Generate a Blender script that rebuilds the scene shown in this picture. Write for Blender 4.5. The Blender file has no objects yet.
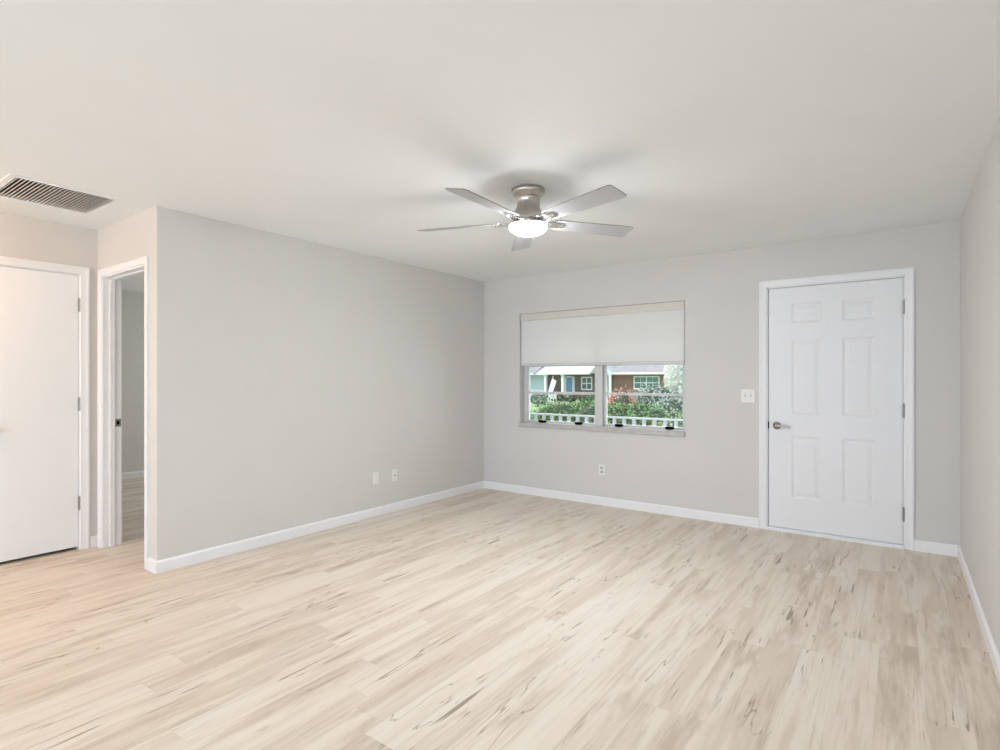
import bpy, bmesh, math, random
from mathutils import Vector, Matrix
random.seed(7)
R = math.radians
S = bpy.context.scene
YREAR = -6.6
C = S.collection

# ------------------------------------------------------------------ camera
FPX = 553.0
cam_d = bpy.data.cameras.new('camera')
cam_d.sensor_width = 36.0
cam_d.lens = 36.0 * FPX / 1000.0
cam_d.shift_y = 0.004
cam_d.clip_start = 0.02
cam_d.clip_end = 500
cam = bpy.data.objects.new('camera', cam_d)
C.objects.link(cam)
cam.location = (0, 0, 1.29)
cam.rotation_euler = (R(90), 0, R(35.9))
S.camera = cam

# ------------------------------------------------------------------ sky, sun, exposure
w = bpy.data.worlds.new('sky')
S.world = w
w.use_nodes = True
wn = w.node_tree.nodes
wl = w.node_tree.links
wn['Background'].inputs['Color'].default_value = (0.80, 0.90, 1.0, 1)
wn['Background'].inputs['Strength'].default_value = 1.5
S.view_settings.view_transform = 'Standard'
S.view_settings.look = 'None'
S.view_settings.gamma = 1.0
S.view_settings.use_curve_mapping = False
S.view_settings.exposure = -0.03
S.cycles.max_bounces = 12
S.cycles.diffuse_bounces = 8
S.cycles.transparent_max_bounces = 12
S.cycles.use_denoising = True
S.cycles.caustics_reflective = False
S.cycles.caustics_refractive = False

sd = bpy.data.lights.new('sun', 'SUN')
sd.energy = 3.6
sd.angle = R(1.0)
sd.color = (1.0, 0.96, 0.9)
sun = bpy.data.objects.new('sun', sd)
C.objects.link(sun)
sun.location = (-12, -4, 20)
sun.rotation_euler = Vector((0.75, 0.45, -0.6)).to_track_quat('-Z', 'Y').to_euler()


def area(name, loc, direction, sx, sy, power, col):
    d = bpy.data.lights.new(name, 'AREA')
    d.shape = 'RECTANGLE'
    d.size = sx
    d.size_y = sy
    d.energy = power
    d.color = col
    o = bpy.data.objects.new(name, d)
    C.objects.link(o)
    o.location = loc
    o.rotation_euler = Vector(direction).to_track_quat('-Z', 'Y').to_euler()
    return o


# area-light daylight: assumed rear window, front window; side and bedroom windows added for fill
area('rear_window_daylight', (-2.3, YREAR + 0.02, 1.35), (0, 1, 0.0), 4.2, 2.0, 172, (0.65, 0.80, 1.0))
area('side_fill_light', (0.33, -3.6, 1.35), (-1, 0, 0.0), 2.2, 1.9, 58, (0.65, 0.81, 1.0))  # added fill from an unseen side, brightens the left wall and hall
area('front_window_daylight', (-2.55, 5.75, 0.95), (0, -1, 0.45), 1.9, 0.9, 24, (0.93, 0.97, 1.0))
area('bedroom_fill_light', (-6.6, 5.12, 1.5), (0, -1, -0.1), 1.2, 1.0, 23, (0.93, 0.97, 1.0))  # added light out of view, keeps the bedroom from going dark


# ------------------------------------------------------------------ materials
def mat(name, col, rough=0.6, metal=0.0, noise=0.0, scale=8.0, bump=0.0, bscale=60.0, spec=0.5, emis=None, est=0.0,
        col2=None, aniso=0.0):
    m = bpy.data.materials.new(name)
    m.use_nodes = True
    n = m.node_tree.nodes
    l = m.node_tree.links
    b = n['Principled BSDF']
    b.inputs['Base Color'].default_value = (*col, 1)
    b.inputs['Roughness'].default_value = rough
    b.inputs['Metallic'].default_value = metal
    b.inputs['Specular IOR Level'].default_value = spec
    b.inputs['Anisotropic'].default_value = aniso
    tc = n.new('ShaderNodeTexCoord')
    if noise > 0 or col2:
        t = n.new('ShaderNodeTexNoise')
        t.inputs['Scale'].default_value = scale
        t.inputs['Detail'].default_value = 4
        l.new(tc.outputs['Object'], t.inputs['Vector'])
        r = n.new('ShaderNodeValToRGB')
        r.color_ramp.elements[0].position = 0.35
        r.color_ramp.elements[1].position = 0.65
        c2 = col2 or tuple(min(1, c * (1 + noise)) for c in col)
        c1 = col if col2 else tuple(c * (1 - noise) for c in col)
        r.color_ramp.elements[0].color = (*c1, 1)
        r.color_ramp.elements[1].color = (*c2, 1)
        l.new(t.outputs['Fac'], r.inputs['Fac'])
        l.new(r.outputs['Color'], b.inputs['Base Color'])
    if bump > 0:
        t2 = n.new('ShaderNodeTexNoise')
        t2.inputs['Scale'].default_value = bscale
        l.new(tc.outputs['Object'], t2.inputs['Vector'])
        bp = n.new('ShaderNodeBump')
        bp.inputs['Strength'].default_value = bump
        bp.inputs['Distance'].default_value = 0.002
        l.new(t2.outputs['Fac'], bp.inputs['Height'])
        l.new(bp.outputs['Normal'], b.inputs['Normal'])
    if emis:
        b.inputs['Emission Color'].default_value = (*emis, 1)
        b.inputs['Emission Strength'].default_value = est
    return m


M = {}
M['wall'] = mat('greige_wall_paint', (0.662, 0.648, 0.628), 0.75, noise=0.008, scale=3, bump=0.06, bscale=140, spec=0.3)
M['ceiling'] = mat('white_ceiling_paint', (0.87, 0.892, 0.902), 0.85, noise=0.006, scale=3, bump=0.08, bscale=120, spec=0.2)
M['trim'] = mat('white_trim_enamel', (0.84, 0.845, 0.86), 0.4, noise=0.004)
M['door'] = mat('white_door_paint', (0.80, 0.81, 0.835), 0.42, noise=0.004)
M['closet_door'] = mat('white_flush_door_paint', (0.88, 0.90, 0.92), 0.4, noise=0.004)
M['nickel'] = mat('brushed_nickel', (0.56, 0.53, 0.49), 0.30, 1.0, noise=0.03, scale=30, aniso=0.8)
_n = M['nickel'].node_tree.nodes.new('ShaderNodeTangent')
_n.direction_type = 'RADIAL'
_n.axis = 'Z'
M['nickel'].node_tree.links.new(_n.outputs[0], M['nickel'].node_tree.nodes['Principled BSDF'].inputs['Tangent'])
M['nickel'].node_tree.nodes['Principled BSDF'].inputs['Anisotropic Rotation'].default_value = 0.0
M['darknickel'] = mat('dark_satin_nickel', (0.30, 0.29, 0.27), 0.35, 1.0, noise=0.05)
M['blade'] = mat('silver_blade_laminate', (0.43, 0.43, 0.44), 0.45, 0.0, noise=0.01)
M['bladeedge'] = mat('grey_blade_edge', (0.30, 0.28, 0.26), 0.5, noise=0.02)
M['chrome'] = mat('polished_nickel', (0.75, 0.74, 0.72), 0.15, 1.0, noise=0.02)
M['plastic'] = mat('white_plastic', (0.80, 0.80, 0.79), 0.35, noise=0.004)
M['greyplastic'] = mat('grey_plastic', (0.50, 0.50, 0.49), 0.4, noise=0.01)
M['black'] = mat('black_plastic', (0.010, 0.010, 0.010), 0.9, noise=0.1, spec=0.05)
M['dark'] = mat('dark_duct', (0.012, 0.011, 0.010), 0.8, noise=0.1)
M['grille'] = mat('grille_enamel', (0.60, 0.57, 0.54), 0.5, noise=0.01)
M['vinyl'] = mat('grey_white_window_frame', (0.63, 0.63, 0.62), 0.4, noise=0.01)
M['sill'] = mat('grey_marble_sill', (0.50, 0.485, 0.465), 0.35, noise=0.08, scale=14)
M['headrail'] = mat('cream_headrail', (0.66, 0.63, 0.575), 0.5, noise=0.01)
M['threshold'] = mat('white_threshold_paint', (0.82, 0.83, 0.85), 0.4, 0.0, noise=0.02)
M['lamp'] = mat('lit_fan_dome', (0.95, 0.95, 0.95), 0.4, noise=0.001, emis=(0.91, 0.94, 1.0), est=196.0)
M['hall_lamp'] = mat('lit_warm_globe', (0.95, 0.9, 0.8), 0.4, noise=0.001, emis=(1.0, 0.50, 0.19), est=78.0)
M['fill_lamp'] = mat('fill_lamp_globe', (0.95, 0.95, 0.95), 0.4, noise=0.001, emis=(0.80, 0.91, 1.0), est=95.0)
M['closet'] = mat('closet_floor_shade', (0.05, 0.045, 0.04), 0.95, noise=0.2)  # closet floor coloured dark to stand in for shade under the door


def fabric():
    m = bpy.data.materials.new('white_shade_fabric')
    m.use_nodes = True
    n = m.node_tree.nodes
    l = m.node_tree.links
    n.remove(n['Principled BSDF'])
    out = n['Material Output']
    d = n.new('ShaderNodeBsdfDiffuse')
    t = n.new('ShaderNodeBsdfTranslucent')
    mx = n.new('ShaderNodeMixShader')
    mx.inputs[0].default_value = 0.13
    tc = n.new('ShaderNodeTexCoord')
    nz = n.new('ShaderNodeTexNoise')
    nz.inputs['Scale'].default_value = 300
    l.new(tc.outputs['Object'], nz.inputs['Vector'])
    r = n.new('ShaderNodeValToRGB')
    r.color_ramp.elements[0].color = (0.77, 0.77, 0.75, 1)
    r.color_ramp.elements[1].color = (0.81, 0.81, 0.795, 1)
    l.new(nz.outputs['Fac'], r.inputs['Fac'])
    l.new(r.outputs['Color'], d.inputs['Color'])
    l.new(r.outputs['Color'], t.inputs['Color'])
    l.new(d.outputs[0], mx.inputs[1])
    l.new(t.outputs[0], mx.inputs[2])
    l.new(mx.outputs[0], out.inputs['Surface'])
    return m


def glass():
    m = bpy.data.materials.new('window_glass')
    m.use_nodes = True
    n = m.node_tree.nodes
    l = m.node_tree.links
    n.remove(n['Principled BSDF'])
    out = n['Material Output']
    g = n.new('ShaderNodeBsdfGlossy')
    g.inputs['Roughness'].default_value = 0.02
    t = n.new('ShaderNodeBsdfTransparent')
    t.inputs['Color'].default_value = (0.95, 0.97, 0.96, 1)
    f = n.new('ShaderNodeFresnel')
    f.inputs['IOR'].default_value = 1.4
    mx = n.new('ShaderNodeMixShader')
    l.new(f.outputs[0], mx.inputs[0])
    l.new(t.outputs[0], mx.inputs[1])
    l.new(g.outputs[0], mx.inputs[2])
    l.new(mx.outputs[0], out.inputs['Surface'])
    return m


M['fabric'] = fabric()
M['glass'] = glass()


def planks():
    """wood-look vinyl planks 0.18 m wide running along world Y"""
    m = bpy.data.materials.new('wood_look_vinyl_planks')
    m.use_nodes = True
    n = m.node_tree.nodes
    l = m.node_tree.links
    b = n['Principled BSDF']

    def mth(op, a, bb=None, c=None, clamp=False):
        x = n.new('ShaderNodeMath')
        x.operation = op
        x.use_clamp = clamp
        for i, v in enumerate((a, bb, c)):
            if v is None:
                continue
            if isinstance(v, (int, float)):
                x.inputs[i].default_value = v
            else:
                l.new(v, x.inputs[i])
        return x.outputs[0]

    def xyz(x, y, z=0.0):
        c = n.new('ShaderNodeCombineXYZ')
        for i, v in enumerate((x, y, z)):
            if isinstance(v, (int, float)):
                c.inputs[i].default_value = v
            else:
                l.new(v, c.inputs[i])
        return c.outputs[0]

    def white(v):
        x = n.new('ShaderNodeTexWhiteNoise')
        x.noise_dimensions = '3D'
        l.new(v, x.inputs['Vector'])
        return x.outputs['Value']

    def noise(v, scale=1.0, detail=4.0, rough=0.55, dist=0.0):
        x = n.new('ShaderNodeTexNoise')
        x.inputs['Scale'].default_value = scale
        x.inputs['Detail'].default_value = detail
        x.inputs['Roughness'].default_value = rough
        x.inputs['Distortion'].default_value = dist
        l.new(v, x.inputs['Vector'])
        return x.outputs['Fac']

    def ramp(v, p0, p1, v0=0.0, v1=1.0):
        x = n.new('ShaderNodeMapRange')
        x.interpolation_type = 'SMOOTHSTEP'
        l.new(v, x.inputs['Value'])
        x.inputs['From Min'].default_value = p0
        x.inputs['From Max'].default_value = p1
        x.inputs['To Min'].default_value = v0
        x.inputs['To Max'].default_value = v1
        return x.outputs['Result']

    def mix(f, a, bb):
        x = n.new('ShaderNodeMix')
        x.data_type = 'RGBA'
        if isinstance(f, (int, float)):
            x.inputs[0].default_value = f
        else:
            l.new(f, x.inputs[0])
        for i, v in ((6, a), (7, bb)):
            if isinstance(v, tuple):
                x.inputs[i].default_value = (*v, 1)
            else:
                l.new(v, x.inputs[i])
        return x.outputs[2]

    tc = n.new('ShaderNodeTexCoord')
    sp = n.new('ShaderNodeSeparateXYZ')
    l.new(tc.outputs['Object'], sp.inputs[0])
    X, Y = sp.outputs[0], sp.outputs[1]
    PW, PL = 0.150, 1.22
    u = mth('DIVIDE', mth('ADD', X, 20.03), PW)
    row = mth('FLOOR', u)
    fu = mth('FRACT', u)
    off = white(xyz(row, 3.3, 1.1))
    v = mth('ADD', mth('DIVIDE', mth('ADD', Y, 20.0), PL), mth('MULTIPLY', off, 7.0))
    colm = mth('FLOOR', v)
    fv = mth('FRACT', v)
    pid = white(xyz(row, colm, 5.0))
    pid2 = white(xyz(row, colm, 9.7))
    px = mth('ADD', X, mth('MULTIPLY', pid, 37.0))
    py = mth('ADD', Y, mth('MULTIPLY', pid2, 53.0))
    # soft wide streaks inside every plank
    cloud = noise(xyz(mth('MULTIPLY', px, 11.0), mth('MULTIPLY', py, 1.0), 0.3), 1.0, 4.0, 0.55, 0.3)
    grain = noise(xyz(mth('MULTIPLY', px, 60.0), mth('MULTIPLY', py, 2.6), 0.7), 1.0, 4.0, 0.6, 0.2)
    blot = noise(xyz(mth('MULTIPLY', px, 13.0), mth('MULTIPLY', py, 1.9), 4.7), 1.0, 5.0, 0.62, 0.3)
    light = (0.755, 0.675, 0.575)
    mid = (0.665, 0.575, 0.475)
    tan = (0.46, 0.36, 0.265)
    cream = (0.765, 0.715, 0.64)
    t = mth('ADD', mth('MULTIPLY', cloud, 1.25), mth('MULTIPLY', mth('SUBTRACT', pid, 0.5), 0.20))
    c = mix(ramp(t, 0.54, 0.80), light, mid)
    c = mix(mth('MULTIPLY', ramp(t, 0.58, 0.38), 0.7), c, cream)
    c = mix(mth('MULTIPLY', ramp(mth('ADD', blot, mth('MULTIPLY', mth('SUBTRACT', pid2, 0.5), 0.20)), 0.52, 0.78), 0.62), c, tan)
    c = mix(mth('MULTIPLY', ramp(grain, 0.48, 0.78), 0.42), c, tan)
    # cracks: thin contour lines of a stretched noise, only in some places
    warp = noise(xyz(mth('MULTIPLY', px, 10.0), mth('MULTIPLY', py, 1.0), 8.2), 1.0, 3.0, 0.5, 0.5)
    line = ramp(mth('ABSOLUTE', mth('SUBTRACT', warp, 0.54)), 0.0, 0.010, 1.0, 0.0)
    msk = ramp(noise(xyz(mth('MULTIPLY', px, 4.0), mth('MULTIPLY', py, 1.6), 2.2), 1.0, 2.0), 0.52, 0.62)
    c = mix(mth('MULTIPLY', mth('MULTIPLY', line, msk), 0.7), c, (0.27, 0.20, 0.145))
    # short dark checks
    chk = noise(xyz(mth('MULTIPLY', px, 50.0), mth('MULTIPLY', py, 3.2), 12.2), 1.0, 2.0, 0.5, 0.5)
    msk2 = ramp(noise(xyz(mth('MULTIPLY', px, 4.0), mth('MULTIPLY', py, 1.3), 6.6), 1.0, 2.0), 0.50, 0.64)
    c = mix(mth('MULTIPLY', mth('MULTIPLY', ramp(chk, 0.60, 0.70), msk2), 0.85), c, (0.28, 0.21, 0.155))
    # plank seams
    seam_u = mth('MINIMUM', fu, mth('SUBTRACT', 1.0, fu))
    seam_v = mth('MINIMUM', fv, mth('SUBTRACT', 1.0, fv))
    seam = mth('MAXIMUM', ramp(seam_u, 0.0, 0.012, 1.0, 0.0), ramp(seam_v, 0.0, 0.0022, 1.0, 0.0))
    c = mix(mth('MULTIPLY', seam, 0.16), c, (0.36, 0.29, 0.23))
    l.new(c, b.inputs['Base Color'])
    b.inputs['Roughness'].default_value = 0.5
    b.inputs['Specular IOR Level'].default_value = 0.25
    bp = n.new('ShaderNodeBump')
    bp.inputs['Strength'].default_value = 0.25
    bp.inputs['Distance'].default_value = 0.0008
    l.new(mth('SUBTRACT', grain, mth('MULTIPLY', seam, 1.2)), bp.inputs['Height'])
    l.new(bp.outputs['Normal'], b.inputs['Normal'])
    return m


M['planks'] = planks()


# ------------------------------------------------------------------ mesh helpers
def link(name, bm, m, parent=None, smooth=False, bevel=0.0, seg=2, recalc=True):
    if recalc:
        bmesh.ops.recalc_face_normals(bm, faces=bm.faces)
    me = bpy.data.meshes.new(name)
    bm.to_mesh(me)
    bm.free()
    o = bpy.data.objects.new(name, me)
    C.objects.link(o)
    for x in (m if isinstance(m, (list, tuple)) else [m]):
        me.materials.append(x)
    if smooth:
        for p in me.polygons:
            p.use_smooth = True
        me.set_sharp_from_angle(angle=R(38))
    if bevel:
        md = o.modifiers.new('bevel', 'BEVEL')
        md.width = bevel
        md.segments = seg
        md.limit_method = 'ANGLE'
    if parent:
        o.parent = parent
    return o


def thing(name, loc, label, cat, group=None, rz=0.0):
    o = bpy.data.objects.new(name, None)
    o.empty_display_size = 0.1
    C.objects.link(o)
    o.location = loc
    o.rotation_euler = (0, 0, rz)
    tag(o, label, cat, group)
    return o


def tag(o, label, cat, group=None, kind=None):
    o['label'] = label
    o['category'] = cat
    if group:
        o['group'] = group
    if kind:
        o['kind'] = kind
    return o


def struct(o, label=None, cat=None):
    o['kind'] = 'structure'
    if label:
        o['label'] = label
    if cat:
        o['category'] = cat
    return o


def box(bm, x0, x1, y0, y1, z0, z1, mi=0):
    v = [bm.verts.new(p) for p in ((x0, y0, z0), (x1, y0, z0), (x1, y1, z0), (x0, y1, z0),
                                   (x0, y0, z1), (x1, y0, z1), (x1, y1, z1), (x0, y1, z1))]
    fs = []
    for q in ((0, 3, 2, 1), (4, 5, 6, 7), (0, 1, 5, 4), (1, 2, 6, 5), (2, 3, 7, 6), (3, 0, 4, 7)):
        f = bm.faces.new([v[i] for i in q])
        f.material_index = mi
        fs.append(f)
    return v


def prism(bm, pts, a, b, axis='y'):
    """polygon pts extruded from a to b along the axis; pts are the other two coordinates in order"""
    def P(p, t):
        if axis == 'y':
            return (p[0], t, p[1])
        if axis == 'x':
            return (t, p[0], p[1])
        return (p[0], p[1], t)
    A = [bm.verts.new(P(p, a)) for p in pts]
    B = [bm.verts.new(P(p, b)) for p in pts]
    n = len(pts)
    bm.faces.new(A[::-1])
    bm.faces.new(B)
    for i in range(n):
        bm.faces.new((A[i], A[(i + 1) % n], B[(i + 1) % n], B[i]))


def lathe(bm, prof, n=48, cx=0.0, cy=0.0, mi=0):
    rings = []
    for r, z in prof:
        if r < 1e-6:
            rings.append([bm.verts.new((cx, cy, z))])
        else:
            rings.append([bm.verts.new((cx + r * math.cos(2 * math.pi * i / n), cy + r * math.sin(2 * math.pi * i / n), z))
                          for i in range(n)])
    for a, b in zip(rings, rings[1:]):
        for i in range(n):
            j = (i + 1) % n
            if len(a) == 1 and len(b) == 1:
                continue
            if len(a) == 1:
                f = bm.faces.new((a[0], b[i], b[j]))
            elif len(b) == 1:
                f = bm.faces.new((a[i], a[j], b[0]))
            else:
                f = bm.faces.new((a[i], a[j], b[j], b[i]))
            f.material_index = mi


def tube(bm, pts, rad, n=12):
    """tube with rounded joints through pts; rad number or list"""
    pts = [Vector(p) for p in pts]
    rs = rad if isinstance(rad, (list, tuple)) else [rad] * len(pts)
    rings = []
    for i, p in enumerate(pts):
        d = (pts[min(i + 1, len(pts) - 1)] - pts[max(i - 1, 0)]).normalized()
        up = Vector((0, 0, 1)) if abs(d.z) < 0.9 else Vector((1, 0, 0))
        a = d.cross(up).normalized()
        b = d.cross(a).normalized()
        rings.append([bm.verts.new(p + (a * math.cos(2 * math.pi * k / n) + b * math.sin(2 * math.pi * k / n)) * rs[i])
                      for k in range(n)])
    for A, B in zip(rings, rings[1:]):
        for k in range(n):
            bm.faces.new((A[k], A[(k + 1) % n], B[(k + 1) % n], B[k]))
    bm.faces.new(rings[0][::-1])
    bm.faces.new(rings[-1])


def slab(us, vs, holes, t0, t1, axis):
    """slab in the (u, v) grid with thickness t0..t1 along axis; holes are (u0,u1,v0,v1); only outer faces"""
    bm = bmesh.new()
    us = sorted(set([round(u, 5) for u in us] + [round(h[i], 5) for h in holes for i in (0, 1) if us[0] < h[i] < us[-1]]))
    vs = sorted(set([round(v, 5) for v in vs] + [round(h[i], 5) for h in holes for i in (2, 3) if vs[0] < h[i] < vs[-1]]))

    def P(u, v, t):
        return {'x': (t, u, v), 'y': (u, t, v), 'z': (u, v, t)}[axis]
    cache = {}

    def V(i, j, k):
        if (i, j, k) not in cache:
            cache[(i, j, k)] = bm.verts.new(P(us[i], vs[j], (t0, t1)[k]))
        return cache[(i, j, k)]

    def solid(i, j):
        if not (0 <= i < len(us) - 1 and 0 <= j < len(vs) - 1):
            return False
        cu, cv = (us[i] + us[i + 1]) / 2, (vs[j] + vs[j + 1]) / 2
        return not any(h[0] < cu < h[1] and h[2] < cv < h[3] for h in holes)
    for i in range(len(us) - 1):
        for j in range(len(vs) - 1):
            if not solid(i, j):
                continue
            bm.faces.new((V(i, j, 0), V(i + 1, j, 0), V(i + 1, j + 1, 0), V(i, j + 1, 0)))
            bm.faces.new((V(i, j, 1), V(i, j + 1, 1), V(i + 1, j + 1, 1), V(i + 1, j, 1)))
            for di, dj, a, b in ((-1, 0, (i, j), (i, j + 1)), (1, 0, (i + 1, j), (i + 1, j + 1)),
                                 (0, -1, (i, j), (i + 1, j)), (0, 1, (i, j + 1), (i + 1, j + 1))):
                if not solid(i + di, j + dj):
                    bm.faces.new((V(*a, 0), V(*b, 0), V(*b, 1), V(*a, 1)))
    return bm


# ------------------------------------------------------------------ room shell
H = 2.44
XL, XR = -4.0, 0.35          # living room left and right walls
YB, YF = 5.2, YREAR          # back wall and the wall behind the camera
YP = 1.64                    # face of the partition with the bedroom doorway
XH = -5.03                   # face of the hall wall with the closet door
XFAR = -8.1

bm = bmesh.new()
box(bm, XFAR - 0.2, XR + 0.2, YF - 0.2, YB + 0.2, -0.12, 0.0)
struct(link('floor', bm, M['planks']), 'pale wood-look plank floor running towards the back wall', 'floor')

VX0, VX1, VY0, VY1 = -4.558, -4.068, 0.932, 1.425   # return air opening
struct(link('ceiling', slab([XFAR - 0.2, XR + 0.2], [YF - 0.2, YB + 0.2], [(VX0, VX1, VY0, VY1)], H, H + 0.14, 'z'),
            M['ceiling']), 'smooth white ceiling', 'ceiling')
# roof deck above the ceiling, rear eave lengthened to shade the rear window
bm = bmesh.new()
box(bm, XFAR - 0.9, XR + 0.9, YF - 1.6, YB + 0.55, H + 0.62, H + 0.72)
struct(link('roof', bm, M['trim']))

WX0, WX1, WZ0, WZ1 = -3.49, -1.63, 0.80, 2.025
DX0, DX1, DZ1 = -0.935, 0.031, 2.078
struct(link('wall_back', slab([XFAR - 0.2, XR + 0.2], [0, H], [(WX0, WX1, WZ0, WZ1), (DX0, DX1, -1, DZ1), (-7.2, -6.0, 0.95, 2.0)],
                              YB, YB + 0.2, 'y'), M['wall']), 'greige back wall with window and front door', 'wall')
struct(link('wall_right', slab([YF - 0.2, YB], [0, H], [(-4.7, -2.5, 0.4, 2.3)], XR, XR + 0.2, 'x'), M['wall']), 'greige right wall', 'wall')
struct(link('wall_left', slab([YP + 0.125, YB], [0, H], [], XL - 0.12, XL, 'x'), M['wall']), 'long greige left wall', 'wall')
OX0, OX1, OZ1 = -4.945, -4.168, 2.078
struct(link('wall_partition', slab([XFAR, XL], [0, H], [(OX0, OX1, -1, OZ1)], YP, YP + 0.125, 'y'), M['wall']),
       'short wall end with the open doorway', 'wall')
CY0, CY1, CZ1 = 0.955, 1.528, 2.082
struct(link('wall_hall', slab([YF, YP], [0, H], [(CY0, CY1, -1, CZ1)], XH - 0.12, XH, 'x'), M['wall']),
       'hall wall holding the flush door', 'wall')
struct(link('wall_far', slab([YF, YB], [0, H], [], XFAR - 0.2, XFAR, 'x'), M['wall']), 'grey bedroom wall seen through the doorway', 'wall')
RX0, RX1, RZ0, RZ1 = -4.5, -0.1, 0.3, 2.4
struct(link('wall_rear', slab([XFAR, XR], [0, H], [(RX0, RX1, RZ0, RZ1)], YF - 0.2, YF, 'y'), M['wall']))
bm = bmesh.new()
box(bm, XFAR, XH - 0.12, 0.2, 0.3, 0, H)
struct(link('wall_closet', bm, M['wall']))
bm = bmesh.new()
box(bm, XFAR, XH - 0.125, 0.3, YP, 0.001, 0.006)
struct(link('floor_closet', bm, M['closet']))

# rear window frame (behind the camera)
bm = bmesh.new()
for x in (RX0, (RX0 + RX1) / 2 - 0.03, RX1 - 0.06):
    box(bm, x, x + 0.06, YF - 0.16, YF - 0.1, RZ0, RZ1)
for z in (RZ0, RZ1 - 0.06):
    box(bm, RX0, RX1, YF - 0.155, YF - 0.105, z, z + 0.06)
struct(link('window_2', bm, M['vinyl']))

# duct above the return grille
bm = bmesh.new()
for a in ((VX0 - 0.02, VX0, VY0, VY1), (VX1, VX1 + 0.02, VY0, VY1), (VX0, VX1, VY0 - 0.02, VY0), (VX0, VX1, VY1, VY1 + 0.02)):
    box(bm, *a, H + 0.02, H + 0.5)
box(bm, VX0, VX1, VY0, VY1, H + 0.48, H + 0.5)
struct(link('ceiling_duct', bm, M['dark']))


# baseboards
def baseboard(name, p, q, nrm, ext0=0.0, ext1=0.0, h=0.083, t=0.013):
    p = Vector((*p, 0))
    q = Vector((*q, 0))
    d = (q - p).normalized()
    n = Vector((*nrm, 0))
    p = p - d * ext0
    q = q + d * ext1
    prof = [(0, 0), (t, 0), (t, h - 0.012), (t * 0.55, h - 0.003), (t * 0.3, h), (0, h)]
    bm = bmesh.new()
    A = [bm.verts.new(p + n * a + Vector((0, 0, z))) for a, z in prof]
    B = [bm.verts.new(q + n * a + Vector((0, 0, z))) for a, z in prof]
    bm.faces.new(A[::-1])
    bm.faces.new(B)
    for i in range(len(prof)):
        j = (i + 1) % len(prof)
        bm.faces.new((A[i], A[j], B[j], B[i]))
    return struct(link(name, bm, M['trim']))


baseboard('baseboard_left', (XL, YP), (XL, YB), (1, 0), ext0=0.013)
baseboard('baseboard_back', (XL + 0.013, YB), (-0.992, YB), (0, -1))
baseboard('baseboard_back_corner', (0.077, YB), (XR - 0.013, YB), (0, -1))
baseboard('baseboard_right', (XR, YF), (XR, YB), (-1, 0))
baseboard('baseboard_partition', (-4.119, YP), (XL, YP), (0, -1))
baseboard('baseboard_hall', (XH, 1.588), (XH, YP), (1, 0))
baseboard('baseboard_hall_front', (XH, YF), (XH, 0.895), (1, 0))
baseboard('baseboard_far', (XFAR, YP + 0.125), (XFAR, YB), (1, 0))


# casings as mitred three-sided frames
def casing(name, axis, pos, out, a0, a1, z1, wd, th, parent=None, z0=0.0, m=None):
    """U-shaped casing around opening a0..a1 up to z1 on plane pos; out = sign of its face normal"""
    o0, o1, oz = a0 - wd, a1 + wd, z1 + wd
    loops = []
    steps = ((0.0, 0.006), (0.004, 0.011), (wd * 0.45, 0.013), (wd * 0.8, th), (wd, th * 0.85), (wd, 0.0))
    bm = bmesh.new()
    for e, t in steps:
        pts = [(a0 - e, z0), (a0 - e, z1 + e), (a1 + e, z1 + e), (a1 + e, z0)]
        T = pos + out * t
        loops.append([bm.verts.new((T, a, z) if axis == 'x' else (a, T, z)) for a, z in pts])
    T = pos
    loops.insert(0, [bm.verts.new((T, a, z) if axis == 'x' else (a, T, z)) for a, z in ((a0, z0), (a0, z1), (a1, z1), (a1, z0))])
    n = len(loops)
    for i in range(n):
        A, B = loops[i], loops[(i + 1) % n]
        for k in range(3):
            bm.faces.new((A[k], A[k + 1], B[k + 1], B[k]))
    bm.faces.new([lp[0] for lp in loops])
    bm.faces.new([lp[3] for lp in loops][::-1])
    return link(name, bm, m or M['trim'], parent)


def cyl(bm, p, q, r, n=20):
    tube(bm, [p, q], r, n)


# ------------------------------------------------------------------ front door (door_1)
d1 = struct(thing('door_1', (-0.452, YB, 0), 'white six-panel front door with lever handle, closed', 'door'))


def loc(o, parent):
    """keep world placement under a parent without rotation"""
    o.parent = parent
    o.matrix_parent_inverse = Matrix.Translation(parent.location).inverted()
    return o


DF = YB + 0.012
xs = [-0.918, -0.742, -0.526, -0.378, -0.160, 0.016]
zs = [0.03, 0.288, 0.812, 0.995, 1.625, 1.760, 1.928, 2.062]
bm = bmesh.new()
vv = [[bm.verts.new((x, DF, z)) for z in zs] for x in xs]
panels = []
for i in range(5):
    for j in range(7):
        f = bm.faces.new((vv[i][j], vv[i + 1][j], vv[i + 1][j + 1], vv[i][j + 1]))
        if i in (1, 3) and j in (1, 3, 5):
            panels.append(f)
bmesh.ops.recalc_face_normals(bm, faces=bm.faces)
for f in bm.faces:
    if f.normal.y > 0:
        f.normal_flip()
edge = [e for e in bm.edges if e.is_boundary]
r = bmesh.ops.extrude_edge_only(bm, edges=edge)
for v in [g for g in r['geom'] if isinstance(g, bmesh.types.BMVert)]:
    v.co.y = DF + 0.04
for th, dp in ((0.014, -0.006), (0.010, 0.0), (0.026, 0.0045)):
    bmesh.ops.inset_individual(bm, faces=panels, thickness=th, depth=dp, use_even_offset=True)
bk = [e for e in bm.edges if e.is_boundary]
bmesh.ops.holes_fill(bm, edges=bk, sides=0)
loc(link('door_leaf', bm, M['door'], recalc=False), d1)

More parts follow.
